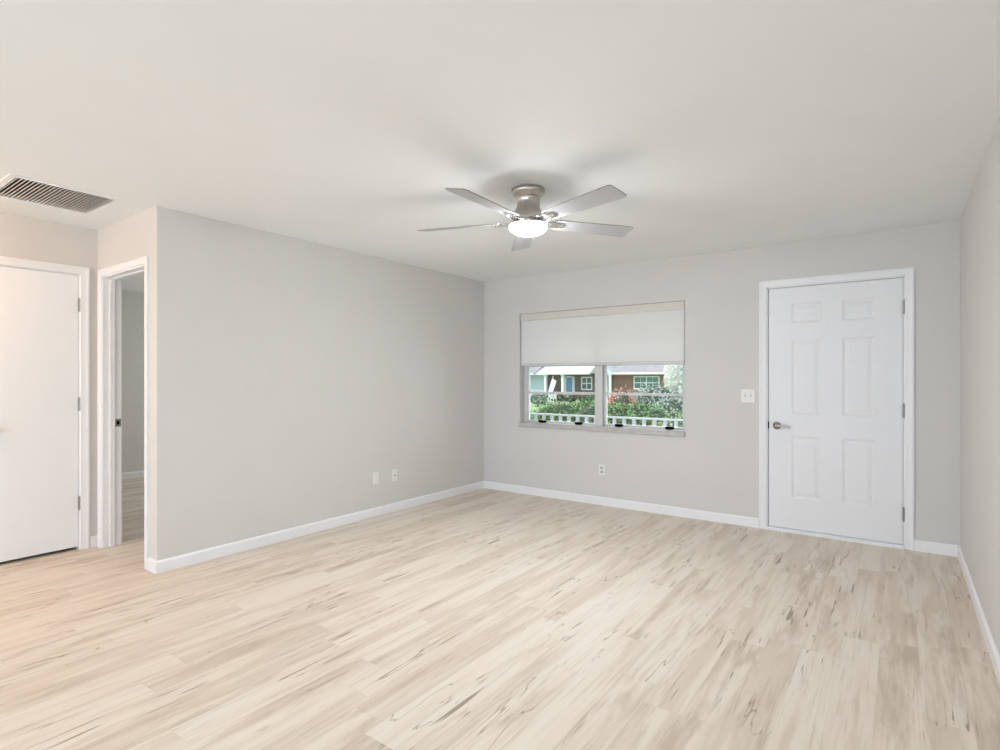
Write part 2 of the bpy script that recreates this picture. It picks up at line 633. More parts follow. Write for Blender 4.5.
bm = bmesh.new()      # jambs and head
box(bm, DX0 - 0.0, DX0 + 0.012, YB - 0.0, YB + 0.2, 0, DZ1)
box(bm, DX1 - 0.012, DX1, YB - 0.0, YB + 0.2, 0, DZ1)
box(bm, DX0, DX1, YB - 0.0, YB + 0.2, DZ1 - 0.012, DZ1)
box(bm, DX0, DX0 + 0.03, DF + 0.042, YB + 0.2, 0, DZ1)
box(bm, DX1 - 0.03, DX1, DF + 0.042, YB + 0.2, 0, DZ1)
box(bm, DX0, DX1, DF + 0.042, YB + 0.2, DZ1 - 0.03, DZ1)
loc(link('door_frame', bm, M['trim']), d1)
loc(casing('door_casing', 'y', YB, -1, DX0 + 0.004, DX1 - 0.004, DZ1 - 0.004, 0.058, 0.018), d1)
bm = bmesh.new()
prism(bm, [(YB - 0.022, 0.0), (YB + 0.2, 0.0), (YB + 0.2, 0.026), (YB - 0.012, 0.026), (YB - 0.022, 0.016)], DX0 + 0.004, DX1 - 0.004, 'x')
loc(link('threshold', bm, M['threshold']), d1)


def lever(parent, x, y, z):
    bm = bmesh.new()
    prof = [(0.0, 0.0), (0.031, 0.0), (0.033, 0.003), (0.031, 0.008), (0.020, 0.013), (0.013, 0.016), (0.012, 0.042), (0.0, 0.046)]
    lathe(bm, prof, 28)
    bmesh.ops.rotate(bm, verts=bm.verts, matrix=Matrix.Rotation(R(90), 3, 'X'))
    bmesh.ops.translate(bm, verts=bm.verts, vec=(x, y, z))
    ro = loc(link('door_handle', bm, M['darknickel'], smooth=True), parent)
    bm = bmesh.new()
    tube(bm, [(x - 0.006, y - 0.040, z), (x + 0.02, y - 0.046, z + 0.002), (x + 0.06, y - 0.048, z + 0.001), (x + 0.112, y - 0.044, z - 0.006)],
         [0.0085, 0.0085, 0.0075, 0.006], 12)
    lv = link('lever', bm, M['nickel'], smooth=True)
    lv.parent = ro
    return ro


lever(d1, -0.853, DF, 0.893)


def hinges(parent, pts, axis, m):
    for (x, y, z) in pts:
        bm = bmesh.new()
        cyl(bm, (x, y, z - 0.05), (x, y, z + 0.05), 0.0065, 12)
        cyl(bm, (x, y, z + 0.05), (x, y, z + 0.056), 0.004, 10)
        cyl(bm, (x, y, z - 0.056), (x, y, z - 0.05), 0.004, 10)
        if axis == 'y':
            box(bm, x - 0.008, x + 0.006, y + 0.003, y + 0.014, z - 0.05, z + 0.05)
        else:
            box(bm, x - 0.014, x - 0.003, y - 0.008, y + 0.006, z - 0.05, z + 0.05)
        loc(link('hinge', bm, m, smooth=True), parent)


hinges(d1, [(0.021, YB - 0.003, z) for z in (1.838, 1.050, 0.262)], 'y', M['darknickel'])
bm = bmesh.new()
box(bm, -0.926, -0.914, DF - 0.003, DF + 0.03, 0.862, 0.925)
loc(link('latch_plate', bm, M['black'], bevel=0.001), d1)

# ------------------------------------------------------------------ flush hall door (door_2)
d2 = struct(thing('door_2', (XH, 1.24, 0), 'plain white flush door on the hall wall at far left', 'door'))
bm = bmesh.new()
box(bm, XH - 0.045, XH - 0.006, CY0 + 0.012, CY1 - 0.010, 0.024, CZ1 - 0.010)
loc(link('door_leaf', bm, M['closet_door'], bevel=0.0015), d2)
loc(casing('door_casing', 'x', XH, 1, CY0 + 0.004, CY1 - 0.004, CZ1 - 0.004, 0.060, 0.018), d2)
bm = bmesh.new()
box(bm, XH - 0.12, XH, CY0 - 0.0, CY0 + 0.008, 0, CZ1)
box(bm, XH - 0.12, XH, CY1 - 0.008, CY1, 0, CZ1)
box(bm, XH - 0.12, XH, CY0, CY1, CZ1 - 0.008, CZ1)
loc(link('door_frame', bm, M['trim']), d2)
hinges(d2, [(XH + 0.003, CY1 - 0.002, z) for z in (1.85, 1.10, 0.352)], 'x', M['darknickel'])
bm = bmesh.new()
lathe(bm, [(0, 0), (0.03, 0), (0.031, 0.004), (0.014, 0.010), (0.011, 0.030), (0.020, 0.040), (0.027, 0.052), (0.024, 0.064), (0, 0.07)], 28)
bmesh.ops.rotate(bm, verts=bm.verts, matrix=Matrix.Rotation(R(90), 3, 'Y'))
bmesh.ops.translate(bm, verts=bm.verts, vec=(XH - 0.006, 1.028, 0.94))
loc(link('door_knob', bm, M['nickel'], smooth=True), d2)

# ------------------------------------------------------------------ open bedroom doorway (trim only in view)
d3 = struct(thing('door_3', (-4.57, YP, 0), 'white cased open doorway to the grey bedroom', 'doorway'))
bm = bmesh.new()
box(bm, OX0, OX0 + 0.014, YP, YP + 0.125, 0, OZ1)
box(bm, OX1 - 0.014, OX1, YP, YP + 0.125, 0, OZ1)
box(bm, OX0, OX1, YP, YP + 0.125, OZ1 - 0.014, OZ1)
loc(link('door_frame', bm, M['trim']), d3)
bm = bmesh.new()
box(bm, OX0 + 0.014, OX0 + 0.026, YP + 0.045, YP + 0.080, 0, OZ1 - 0.014)
box(bm, OX1 - 0.026, OX1 - 0.014, YP + 0.045, YP + 0.080, 0, OZ1 - 0.014)
box(bm, OX0 + 0.014, OX1 - 0.014, YP + 0.045, YP + 0.080, OZ1 - 0.026, OZ1 - 0.014)
loc(link('door_stop', bm, M['trim'], bevel=0.002), d3)
loc(casing('door_casing', 'y', YP, -1, OX0 + 0.004, OX1 - 0.004, OZ1 - 0.004, 0.050, 0.016), d3)
loc(casing('door_casing', 'y', YP + 0.125, 1, OX0 + 0.004, OX1 - 0.004, OZ1 - 0.004, 0.060, 0.018), d3)
bm = bmesh.new()
box(bm, OX0 + 0.012, OX0 + 0.0165, YP + 0.085, YP + 0.122, 0.920, 0.980)
loc(link('strike_plate', bm, M['darknickel']), d3)
bm = bmesh.new()
box(bm, OX0 + 0.0155, OX0 + 0.0172, YP + 0.094, YP + 0.111, 0.935, 0.965)
loc(link('strike_hole', bm, M['black']), d3)
# bedroom door swung fully open against the far side of the right jamb
bm = bmesh.new()
box(bm, OX1 + 0.0, OX1 + 0.036, YP + 0.15, YP + 0.87, 0.015, 2.045)
loc(link('door_leaf', bm, M['closet_door'], bevel=0.002), d3)

# ------------------------------------------------------------------ window (window_1)
w1 = struct(thing('window_1', (-2.55, YB + 0.1, WZ0), 'pair of white framed awning windows on the back wall', 'window'))
YW0, YW1 = YB + 0.095, YB + 0.145
bm = bmesh.new()
fw = 0.032
box(bm, WX0, WX0 + fw, YW0, YW1, WZ0, WZ1)
box(bm, WX1 - fw, WX1, YW0, YW1, WZ0, WZ1)
box(bm, WX0 + fw, WX1 - fw, YW0, YW1, WZ0, WZ0 + 0.012)
box(bm, WX0 + fw, WX1 - fw, YW0, YW1, WZ1 - 0.03, WZ1)
loc(link('window_frame', bm, M['vinyl'], bevel=0.003), w1)
bm = bmesh.new()
box(bm, -2.585, -2.500, YW0 - 0.035, YW1, WZ0, WZ1)
loc(link('mullion', bm, M['vinyl'], bevel=0.004), w1)
for a, b in ((WX0 + fw, -2.585), (-2.500, WX1 - fw)):
    zs_ = [WZ0 + 0.022, 1.135, 1.440, 1.742, WZ1 - 0.03]
    bm = bmesh.new()
    for x in (a, b - 0.022):
        box(bm, x, x + 0.022, YW0 + 0.008, YW1 - 0.006, WZ0 + 0.012, WZ1 - 0.03)
    box(bm, a + 0.022, b - 0.022, YW0 + 0.008, YW1 - 0.006, WZ0 + 0.012, WZ0 + 0.023)
    box(bm, a + 0.022, b - 0.022, YW0 + 0.008, YW1 - 0.006, WZ1 - 0.05, WZ1 - 0.03)
    for z in zs_[1:4]:
        box(bm, a + 0.022, b - 0.022, YW0 + 0.004, YW1 - 0.004, z - 0.012, z + 0.014)
    sa = loc(link('sash', bm, M['vinyl'], bevel=0.002), w1)
    bm = bmesh.new()
    box(bm, a + 0.01, b - 0.01, YW0 + 0.026, YW0 + 0.030, WZ0 + 0.03, WZ1 - 0.04)
    g = link('pane', bm, M['glass'])
    g.parent = sa
for x in (-3.235, -2.780, -2.322, -1.800):
    bm = bmesh.new()
    prism(bm, [(x - 0.024, WZ0 + 0.004), (x + 0.024, WZ0 + 0.004), (x + 0.035, WZ0 + 0.010), (x + 0.036, WZ0 + 0.030), (x - 0.036, WZ0 + 0.030), (x - 0.035, WZ0 + 0.010)],
          YW0 - 0.050, YW0 + 0.006, 'y')
    o = loc(link('window_latch', bm, M['black'], bevel=0.003), w1)
    o['label'] = 'black sash latch'
bm = bmesh.new()
box(bm, WX0 - 0.004, WX1 + 0.004, YB - 0.020, YB - 0.0005, WZ0 - 0.048, WZ0 - 0.002)
box(bm, WX0 + 0.001, WX1 - 0.001, YB - 0.0005, YW1, WZ0 - 0.03, WZ0 + 0.004)
loc(link('window_sill', bm, M['sill'], bevel=0.004), w1)

# roller shade in the recess
sh = thing('roller_shade', (-2.55, YB + 0.03, 1.45), 'white fabric roller shade pulled half down over the window', 'blind')
bm = bmesh.new()
box(bm, WX0 + 0.006, WX1 - 0.006, YB + 0.004, YB + 0.070, 1.945, WZ1 - 0.002)
loc(link('headrail', bm, M['headrail'], bevel=0.006), sh)
bm = bmesh.new()
n = 24
x0, x1 = WX0 + 0.012, WX1 - 0.012
va, vb = [], []
for i in range(n + 1):
    z = 1.46 + (1.95 - 1.46) * i / n
    dy = 0.002 * math.sin(i * 0.5)
    va.append(bm.verts.new((x0, YB + 0.018 + dy, z)))
    vb.append(bm.verts.new((x1, YB + 0.018 + dy, z)))
for i in range(n):
    bm.faces.new((va[i], vb[i], vb[i + 1], va[i + 1]))
loc(link('shade_cloth', bm, M['fabric'], smooth=True), sh)
bm = bmesh.new()
box(bm, x0 - 0.002, x1 + 0.002, YB + 0.008, YB + 0.026, 1.432, 1.462)
loc(link('bottom_rail', bm, M['vinyl'], bevel=0.005), sh)


# ------------------------------------------------------------------ wall plates
def plate(name, pos, nrm, wd, ht, label, cat, group=None, kind='duplex'):
    """plate built facing -Y at the origin and turned to nrm"""
    rz = 0 if nrm == 'y' else R(90)
    t = thing(name, pos, label, cat, group, rz)
    bm = bmesh.new()
    box(bm, -wd / 2, wd / 2, -0.006, 0, -ht / 2, ht / 2)
    link('cover_plate', bm, M['plastic'], t, bevel=0.0025)
    if kind == 'duplex':
        for s in (-1, 1):
            bm = bmesh.new()
            pts = []
            for k in range(20):
                a = 2 * math.pi * k / 20
                pts.append((0.0165 * math.cos(a), s * 0.021 + max(-0.0125, min(0.0125, 0.0165 * math.sin(a)))))
            prism(bm, pts, -0.009, -0.004, 'y')
            rc = link('receptacle', bm, M['greyplastic'], t)
            bm = bmesh.new()
            for x in (-0.006, 0.006):
                box(bm, x - 0.0012, x + 0.0012, -0.0096, -0.008, s * 0.021 - 0.001, s * 0.021 + 0.007)
            cyl(bm, (0, -0.0096, s * 0.021 - 0.006), (0, -0.008, s * 0.021 - 0.006), 0.0022, 10)
            link('slots', bm, M['black'], rc)
        bm = bmesh.new()
        cyl(bm, (0, -0.0075, 0), (0, -0.005, 0), 0.003, 12)
        link('screw', bm, M['chrome'], t)
    elif kind == 'rocker':
        bm = bmesh.new()
        box(bm, -0.017, 0.017, -0.0085, -0.005, -0.034, 0.034)
        link('rocker', bm, M['plastic'], t, bevel=0.002)
        for s in (-1, 1):
            bm = bmesh.new()
            cyl(bm, (0, -0.0075, s * 0.047), (0, -0.005, s * 0.047), 0.003, 12)
            link('screw', bm, M['chrome'], t)
    elif kind == 'jack':
        bm = bmesh.new()
        cyl(bm, (0.004, -0.016, 0), (0.004, -0.005, 0), 0.0065, 16)
        link('coax_jack', bm, M['darknickel'], t)
        for s in (-1, 1):
            bm = bmesh.new()
            cyl(bm, (0, -0.0075, s * 0.041), (0, -0.005, s * 0.041), 0.0032, 12)
            link('screw', bm, M['chrome'], t)
    elif kind == 'toggle2':
        for x in (-0.023, 0.023):
            bm = bmesh.new()
            prism(bm, [(-0.004, -0.012), (-0.016, 0.004), (-0.016, 0.009), (-0.004, 0.012)], x - 0.005, x + 0.005, 'x')
            link('toggle', bm, M['greyplastic'], t, bevel=0.001)
            for s in (-1, 1):
                bm = bmesh.new()
                cyl(bm, (x, -0.0075, s * 0.030), (x, -0.005, s * 0.030), 0.003, 12)
                link('screw', bm, M['greyplastic'], t)
    return t


# a plate built facing -Y, turned +90 deg, faces +X
plate('wall_outlet', (-2.475, YB, 0.360), 'y', 0.070, 0.115, 'white duplex outlet low on the back wall under the window', 'outlet')
plate('rocker_plate', (XL, 3.527, 0.358), 'x', 0.070, 0.115, 'white decorator outlet plate low on the left wall, nearer the camera', 'outlet', kind='rocker')
plate('cable_plate', (XL, 3.763, 0.351), 'x', 0.070, 0.115, 'white wall plate with dark cable jack on the left wall, nearer the corner', 'cable plate', kind='jack')
plate('light_switch', (-1.080, YB, 1.142), 'y', 0.115, 0.115, 'white double toggle switch plate beside the front door', 'light switch', kind='toggle2')

# ------------------------------------------------------------------ return air grille in the ceiling
gv = thing('ceiling_vent', ((VX0 + VX1) / 2, (VY0 + VY1) / 2, H), 'large square return air grille in the ceiling at far left', 'vent')
fr = slab([VX0 - 0.036, VX1 + 0.036], [VY0 - 0.036, VY1 + 0.036], [(VX0 + 0.001, VX1 - 0.001, VY0 + 0.001, VY1 - 0.001)], H - 0.006, H - 0.0002, 'z')
loc(link('vent_frame', fr, M['ceiling'], bevel=0.002), gv)
bm = bmesh.new()
ns = 25
for i in range(ns):
    y = VY0 + (i + 0.5) * (VY1 - VY0) / ns
    pts = [(y + 0.0024, H - 0.004), (y + 0.0030, H - 0.0030), (y - 0.0018, H + 0.0004), (y - 0.0024, H - 0.0006)]
    prism(bm, pts, VX0 + 0.001, VX1 - 0.001, 'x')
loc(link('louvers', bm, M['grille']), gv)

# ------------------------------------------------------------------ ceiling fan
FX, FY = -1.83, 2.82
fan = thing('ceiling_fan', (FX, FY, H), 'brushed nickel flush-mount ceiling fan with five silver blades and lit dome', 'ceiling fan')
bm = bmesh.new()
lathe(bm, [(0, 0), (0.098, 0), (0.101, -0.006), (0.101, -0.022), (0.097, -0.031), (0.086, -0.039), (0.075, -0.046), (0.071, -0.054), (0, -0.054)], 64)
link('canopy', bm, M['nickel'], fan, smooth=True)
bm = bmesh.new()
lathe(bm, [(0, -0.053), (0.073, -0.053), (0.0745, -0.057), (0.073, -0.061), (0.070, -0.066), (0.0695, -0.092), (0.071, -0.104), (0.076, -0.120),
           (0.083, -0.140), (0.089, -0.160), (0.092, -0.176), (0.0925, -0.182), (0.089, -0.187), (0, -0.188)], 64)
link('motor_housing', bm, M['nickel'], fan, smooth=True)
bm = bmesh.new()
lathe(bm, [(0, -0.186), (0.062, -0.186), (0.066, -0.190), (0.066, -0.204), (0, -0.204)], 48)
link('hub', bm, M['chrome'], fan, smooth=True)
bm = bmesh.new()
lathe(bm, [(0, -0.204), (0.098, -0.206), (0.118, -0.212), (0.122, -0.216), (0.122, -0.223), (0.117, -0.225), (0.0, -0.223)], 64)
link('light_kit_ring', bm, M['chrome'], fan, smooth=True)
bm = bmesh.new()
lathe(bm, [(0, -0.2240)] + [(0.1165 * math.cos(a), -0.2245 - 0.055 * math.sin(a)) for a in [R(x) for x in range(0, 90, 8)]] + [(0, -0.2795)], 64)
dm = link('light_dome', bm, M['lamp'], fan, smooth=True)
dm['label'] = 'lit frosted glass dome'

PITCH = R(-12.5)


def make_blade(ang):
    """blade along local +X; ccw side (+Y) lower, cw side raised"""
    piv = bpy.data.objects.new('fan_blade', None)
    bm = bmesh.new()
    r0, r1, w0, w1_ = 0.165, 0.708, 0.054, 0.070
    pts = [(r0, -w0 + 0.016), (r0 + 0.004, -w0 + 0.006), (r0 + 0.016, -w0)]
    for k in range(1, 6):
        a = -math.pi / 2 + k * math.pi / 10
        pts.append((r1 - 0.018 + 0.018 * math.cos(a), -w1_ + 0.018 + 0.018 * math.sin(a)))
    pts.insert(3, (r1 - 0.018, -w1_))
    pts += [(x, -y) for x, y in pts[::-1]]
    prism(bm, pts, -0.003, 0.003, 'z')
    bm.faces.ensure_lookup_table()
    bmesh.ops.recalc_face_normals(bm, faces=bm.faces)
    for f in bm.faces:
        f.material_index = 0 if abs(f.normal.z) > 0.5 else 1
    mw = Matrix.Rotation(ang, 4, 'Z') @ Matrix.Translation((0, 0, -0.196)) @ Matrix.Rotation(PITCH, 4, 'X')
    bmesh.ops.transform(bm, matrix=mw, verts=bm.verts)
    bl = link('blade', bm, [M['blade'], M['bladeedge']], fan)
    # bracket: two curved arms from the hub meeting a three-lobed plate under the blade
    bm = bmesh.new()
    for s in (-1, 1):
        P = []
        for k in range(9):
            t = k / 8
            P.append((0.055 + 0.155 * t, s * (0.014 + 0.026 * math.sin(math.pi * min(1, t * 1.15))), -0.012 + 0.004 * math.sin(t * 3)))
        tube(bm, P, [0.007, 0.0075, 0.0075, 0.007, 0.007, 0.0065, 0.0065, 0.006, 0.006], 8)
    pl = [(0.16, -0.016), (0.185, -0.036), (0.215, -0.030), (0.235, -0.010), (0.238, 0.0), (0.235, 0.010), (0.215, 0.030), (0.185, 0.036), (0.16, 0.016)]
    prism(bm, pl, -0.0085, -0.0032, 'z')
    for (x, y) in ((0.192, -0.022), (0.192, 0.022), (0.222, 0.0)):
        tube(bm, [(x, y, -0.0115), (x, y, -0.008)], 0.005, 10)
    bmesh.ops.transform(bm, matrix=mw, verts=bm.verts)
    br = link('blade_bracket', bm, M['chrome'], bl, smooth=True)
    bpy.data.objects.remove(piv)
    return bl


for k in range(5):
    make_blade(R(90 + 35.9 - 72 * k + 1.5))

# ------------------------------------------------------------------ hall ceiling lamp (out of the photograph, its warm light is in it)
hl = thing('hall_ceiling_lamp', (-4.35, 0.15, H), 'warm flush-mount ceiling lamp in the hall left of the view', 'lamp')
bm = bmesh.new()
lathe(bm, [(0, 0), (0.15, 0), (0.155, -0.006), (0.150, -0.022), (0, -0.022)], 40)
link('lamp_base', bm, M['nickel'], hl, smooth=True)
bm = bmesh.new()
lathe(bm, [(0.140, -0.022)] + [(0.142 * math.cos(a), -0.024 - 0.085 * math.sin(a)) for a in [R(x) for x in range(0, 90, 9)]] + [(0, -0.109)], 40)
link('lamp_globe', bm, M['hall_lamp'], hl, smooth=True)

# added fill lamp behind the camera, brightens the right wall and floor
rl = thing('added_fill_lamp', (-0.75, -1.3, H), 'added round white ceiling lamp behind the viewpoint, fill light only', 'lamp')
bm = bmesh.new()
lathe(bm, [(0, 0), (0.17, 0), (0.175, -0.006), (0.170, -0.022), (0, -0.022)], 40)
link('lamp_base', bm, M['nickel'], rl, smooth=True)
bm = bmesh.new()
lathe(bm, [(0.160, -0.022)] + [(0.162 * math.cos(a), -0.024 - 0.085 * math.sin(a)) for a in [R(x) for x in range(0, 90, 9)]] + [(0, -0.109)], 40)
link('lamp_globe', bm, M['fill_lamp'], rl, smooth=True)

# ================================================================== OUTSIDE
E = {}
E['lawn'] = mat('lawn_grass', (0.32, 0.44, 0.22), 0.9, col2=(0.45, 0.56, 0.30), scale=2.0)
E['concrete'] = mat('concrete', (0.55, 0.54, 0.52), 0.8, noise=0.08, scale=4)
E['asphalt'] = mat('asphalt', (0.16, 0.16, 0.165), 0.9, noise=0.15, scale=3)
E['rail'] = mat('white_painted_rail', (0.86, 0.87, 0.87), 0.5, noise=0.01)
E['leaf'] = mat('green_leaves', (0.12, 0.27, 0.08), 0.55, col2=(0.27, 0.46, 0.17), scale=9)
E['leaf_y'] = mat('yellow_green_leaves', (0.20, 0.32, 0.11), 0.55, col2=(0.55, 0.60, 0.32), scale=9)
E['leaf_g'] = mat('grey_green_leaves', (0.33, 0.40, 0.35), 0.6, col2=(0.50, 0.57, 0.52), scale=7)
E['leaf_d'] = mat('shaded_dark_leaves', (0.10, 0.11, 0.08), 0.6, col2=(0.24, 0.24, 0.20), scale=9)  # shade on the far shrubs is put into this leaf colour
E['leaf_r'] = mat('coral_leaves', (0.60, 0.27, 0.22), 0.55, col2=(0.80, 0.48, 0.42), scale=9)
E['petal'] = mat('white_petals', (0.80, 0.79, 0.76), 0.6, col2=(0.95, 0.95, 0.93), scale=9)
E['bark'] = mat('brown_bark', (0.16, 0.11, 0.08), 0.9, noise=0.3, scale=20)
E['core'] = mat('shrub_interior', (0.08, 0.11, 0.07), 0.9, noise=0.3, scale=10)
E['blue_siding'] = mat('pale_blue_siding', (0.60, 0.69, 0.80), 0.6, noise=0.02)
E['white_wood'] = mat('white_exterior_paint', (0.85, 0.87, 0.90), 0.5, noise=0.01)
E['blue_door'] = mat('blue_door_paint', (0.16, 0.32, 0.55), 0.5, noise=0.04)
E['dark_glass'] = mat('dark_window_glass', (0.10, 0.13, 0.14), 0.15, noise=0.1)
E['green_glass'] = mat('teal_window_glass', (0.14, 0.24, 0.24), 0.15, noise=0.15)
E['pale_roof'] = mat('pale_shingles', (0.62, 0.68, 0.72), 0.8, noise=0.05, scale=2)
E['mauve_roof'] = mat('mauve_grey_shingles', (0.36, 0.33, 0.36), 0.85, noise=0.10, scale=2)


def brickmat(name, c1, c2, mortar):
    m = bpy.data.materials.new(name)
    m.use_nodes = True
    n = m.node_tree.nodes
    l = m.node_tree.links
    tc = n.new('ShaderNodeTexCoord')
    mp = n.new('ShaderNodeMapping')
    mp.inputs['Rotation'].default_value = (R(90), 0, 0)
    b = n.new('ShaderNodeTexBrick')
    b.inputs['Scale'].default_value = 1.0
    b.inputs['Brick Width'].default_value = 0.22
    b.inputs['Row Height'].default_value = 0.075
    b.inputs['Mortar Size'].default_value = 0.008
    b.inputs['Color1'].default_value = (*c1, 1)
    b.inputs['Color2'].default_value = (*c2, 1)
    b.inputs['Mortar'].default_value = (*mortar, 1)
    l.new(tc.outputs['Object'], mp.inputs['Vector'])
    l.new(mp.outputs['Vector'], b.inputs['Vector'])
    l.new(b.outputs['Color'], n['Principled BSDF'].inputs['Base Color'])
    n['Principled BSDF'].inputs['Roughness'].default_value = 0.85
    return m


E['brick'] = brickmat('red_brown_brick', (0.27, 0.12, 0.085), (0.34, 0.17, 0.12), (0.34, 0.27, 0.23))
E['dark_brick'] = brickmat('dark_brown_brick', (0.15, 0.105, 0.095), (0.20, 0.14, 0.125), (0.2, 0.17, 0.16))


def gz(y):      # ground falls gently away from the house
    if y < 7.2:
        return -0.35
    return -0.35 - 0.55 * min(1, (y - 7.2) / 38.0)


bm = bmesh.new()
ys = [YB + 0.2, 7.2, 12, 18, 26, 34, 36, 42, 45.2, 90]
prev = None
for y in ys:
    cur = (bm.verts.new((-90, y, gz(y))), bm.verts.new((60, y, gz(y))))
    if prev:
        bm.faces.new((prev[0], prev[1], cur[1], cur[0]))
    prev = cur
for (x0, x1, y0, y1) in ((-90, 60, -40, YB + 0.2),):
    box(bm, x0, x1, y0, y1, -0.45, -0.35)
struct(link('ground', bm, E['lawn']), 'green lawn sloping away from the porch', 'lawn')
bm = bmesh.new()
a = [bm.verts.new((-90, 20, gz(20) + 0.02)), bm.verts.new((60, 20, gz(20) + 0.02)),
     bm.verts.new((60, 25, gz(25) + 0.02)), bm.verts.new((-90, 25, gz(25) + 0.02))]
bm.faces.new(a)
struct(link('road', bm, E['asphalt']))
bm = bmesh.new()
a = [bm.verts.new(p) for p in ((-9, 7.16, -0.335), (1.5, 7.16, -0.335), (1.5, 11.2, gz(11.2) + 0.015), (-6.7, 11.2, gz(11.2) + 0.015))]
bm.faces.new(a)
struct(link('dark_bed', bm, E['bark']))  # dark brown sheet on the ground under the hedge
bm = bmesh.new()
box(bm, -6.2, 0.9, YB + 0.2, 7.15, -0.36, -0.06)
struct(link('porch_floor', bm, E['concrete']), 'concrete porch slab', 'porch')
bm = bmesh.new()
box(bm, XFAR - 0.2, XR + 0.2, YF - 0.2, YB + 0.2, -0.40, -0.12)
struct(link('foundation', bm, E['concrete']))

# porch railing
pr = thing('porch_railing', (-3.3, 6.9, -0.06), 'white wooden porch railing with square balusters outside the window', 'railing')
bm = bmesh.new()
prism(bm, [(6.86, 0.766), (6.94, 0.766), (6.945, 0.778), (6.93, 0.790), (6.87, 0.790), (6.855, 0.778)], -6.1, 0.8, 'x')
loc(link('top_rail', bm, E['rail']), pr)
bm = bmesh.new()
box(bm, -6.1, 0.8, 6.875, 6.925, 0.03, 0.075)
loc(link('bottom_rail', bm, E['rail']), pr)
x = -6.0
first = None
while x < 0.75:
    if first is None:
        bm = bmesh.new()
        box(bm, -0.019, 0.019, -0.019, 0.019, 0.075, 0.766)
        first = link('baluster', bm, E['rail'], pr)
        first.matrix_parent_inverse = Matrix.Identity(4)
        o = first
    else:
        o = first.copy()
        C.objects.link(o)
        o.parent = pr
    o.location = (x + 3.3, 0, 0.06)
    x += 0.138
for x in (-6.06, -2.62 + 1.6, 0.80):
    bm = bmesh.new()
    box(bm, x - 0.05, x + 0.05, 6.85, 6.95, -0.06, 0.84)
    prism(bm, [(x - 0.06, 0.84), (x + 0.06, 0.84), (x, 0.89)], 6.84, 6.96, 'y')
    loc(link('post', bm, E['rail']), pr)


# ------------------------------------------------------------------ shrubs
def shrub(name, c, rad, leaf, mname, label, cat, n=900, size=0.05, group=None, stems=True, flowers=None, seed=1):
    rnd = random.Random(seed)
    base = gz(c[1])
    t = thing(name, (c[0], c[1], base), label, cat, group)
    top, rx, ry = c[2], rad[0], rad[1]
    zc = base + (top - base) * 0.55
    rz = (top - base) * 0.5
    blobs = []
    for k in range(7):
        a = rnd.uniform(0, 2 * math.pi)
        blobs.append((rnd.uniform(0.2, 0.6) * rx * math.cos(a), rnd.uniform(0.2, 0.6) * ry * math.sin(a), rnd.uniform(-0.3, 0.35) * rz, rnd.uniform(0.45, 0.65)))
    blobs.append((0, 0, 0, 0.95))

    def fol(nm, m, cnt, sz, par, lift=1.0):
        bm = bmesh.new()
        for i in range(cnt):
            b = rnd.choice(blobs)
            v = Vector((rnd.gauss(0, 1), rnd.gauss(0, 1), rnd.gauss(0, 1))).normalized()
            s = rnd.uniform(0.8, 1.05) * b[3] * lift
            p = Vector((b[0] + v.x * rx * s, b[1] + v.y * ry * s, (zc - base) + b[2] + v.z * rz * s))
            if p.z < 0.02:
                continue
            u = Vector((rnd.uniform(-1, 1), rnd.uniform(-1, 1), rnd.uniform(-0.4, 1))).normalized()
            w_ = v.cross(u)
            if w_.length < 0.05:
                continue
            w_ = w_.normalized()
            L = sz * rnd.uniform(0.7, 1.4)
            W = L * 0.32
            mid = p + u * L * 0.5 + v * L * 0.1
            q = [p, mid + w_ * W, p + u * L, mid - w_ * W]
            bm.faces.new([bm.verts.new(x) for x in q])
        return link(nm, bm, m, par, recalc=False)
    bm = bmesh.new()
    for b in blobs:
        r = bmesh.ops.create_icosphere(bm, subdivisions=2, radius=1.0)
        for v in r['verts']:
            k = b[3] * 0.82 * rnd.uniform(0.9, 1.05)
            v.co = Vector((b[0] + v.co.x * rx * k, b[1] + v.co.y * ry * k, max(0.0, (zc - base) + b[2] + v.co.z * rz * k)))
    link('inner_core', bm, E['core'], t)  # solid dark blobs filling the shrub behind its leaves
    fol('foliage', E[mname], n, size, t)
    if flowers:
        fol('blossoms', E[flowers[0]], flowers[1], size * 0.9, t, 1.04)['label'] = flowers[2]
    if stems:
        bm = bmesh.new()
        for k in range(4):
            a = k * 1.6
            tube(bm, [(0.03 * math.cos(a), 0.03 * math.sin(a), 0), (0.3 * rx * math.cos(a), 0.3 * ry * math.sin(a), (zc - base))], [0.018, 0.01], 6)
        link('stems', bm, E['bark'], t)
    return t


HG = 'clipped hedge beyond the porch railing'
shrub('hedge_shrub', (-5.82, 10.2, 0.88), (0.88, 0.5), 0, 'leaf', 'green hedge shrub beyond the railing, left end in the left pane', 'shrub', 4200, 0.06, HG, seed=3)
shrub('hedge_shrub', (-5.05, 10.2, 0.88), (0.66, 0.5), 0, 'leaf', 'green hedge shrub beyond the railing, right half of the left pane', 'shrub', 4200, 0.06, HG, seed=4)
shrub('hedge_shrub', (-4.25, 10.3, 0.80), (0.70, 0.5), 0, 'leaf', 'bright green hedge shrub at the left of the right pane', 'shrub', 4200, 0.06, HG, seed=5)
shrub('hedge_shrub', (-3.45, 10.3, 0.64), (0.62, 0.5), 0, 'leaf_y', 'yellow-green flowering shrub low in the middle of the right pane', 'shrub', 3600, 0.06, HG, flowers=('petal', 160, 'small pale blossoms'), seed=6)
shrub('hedge_shrub', (-2.75, 10.3, 0.70), (0.62, 0.5), 0, 'leaf', 'green hedge shrub at the right end of the right pane', 'shrub', 3600, 0.06, HG, seed=8)
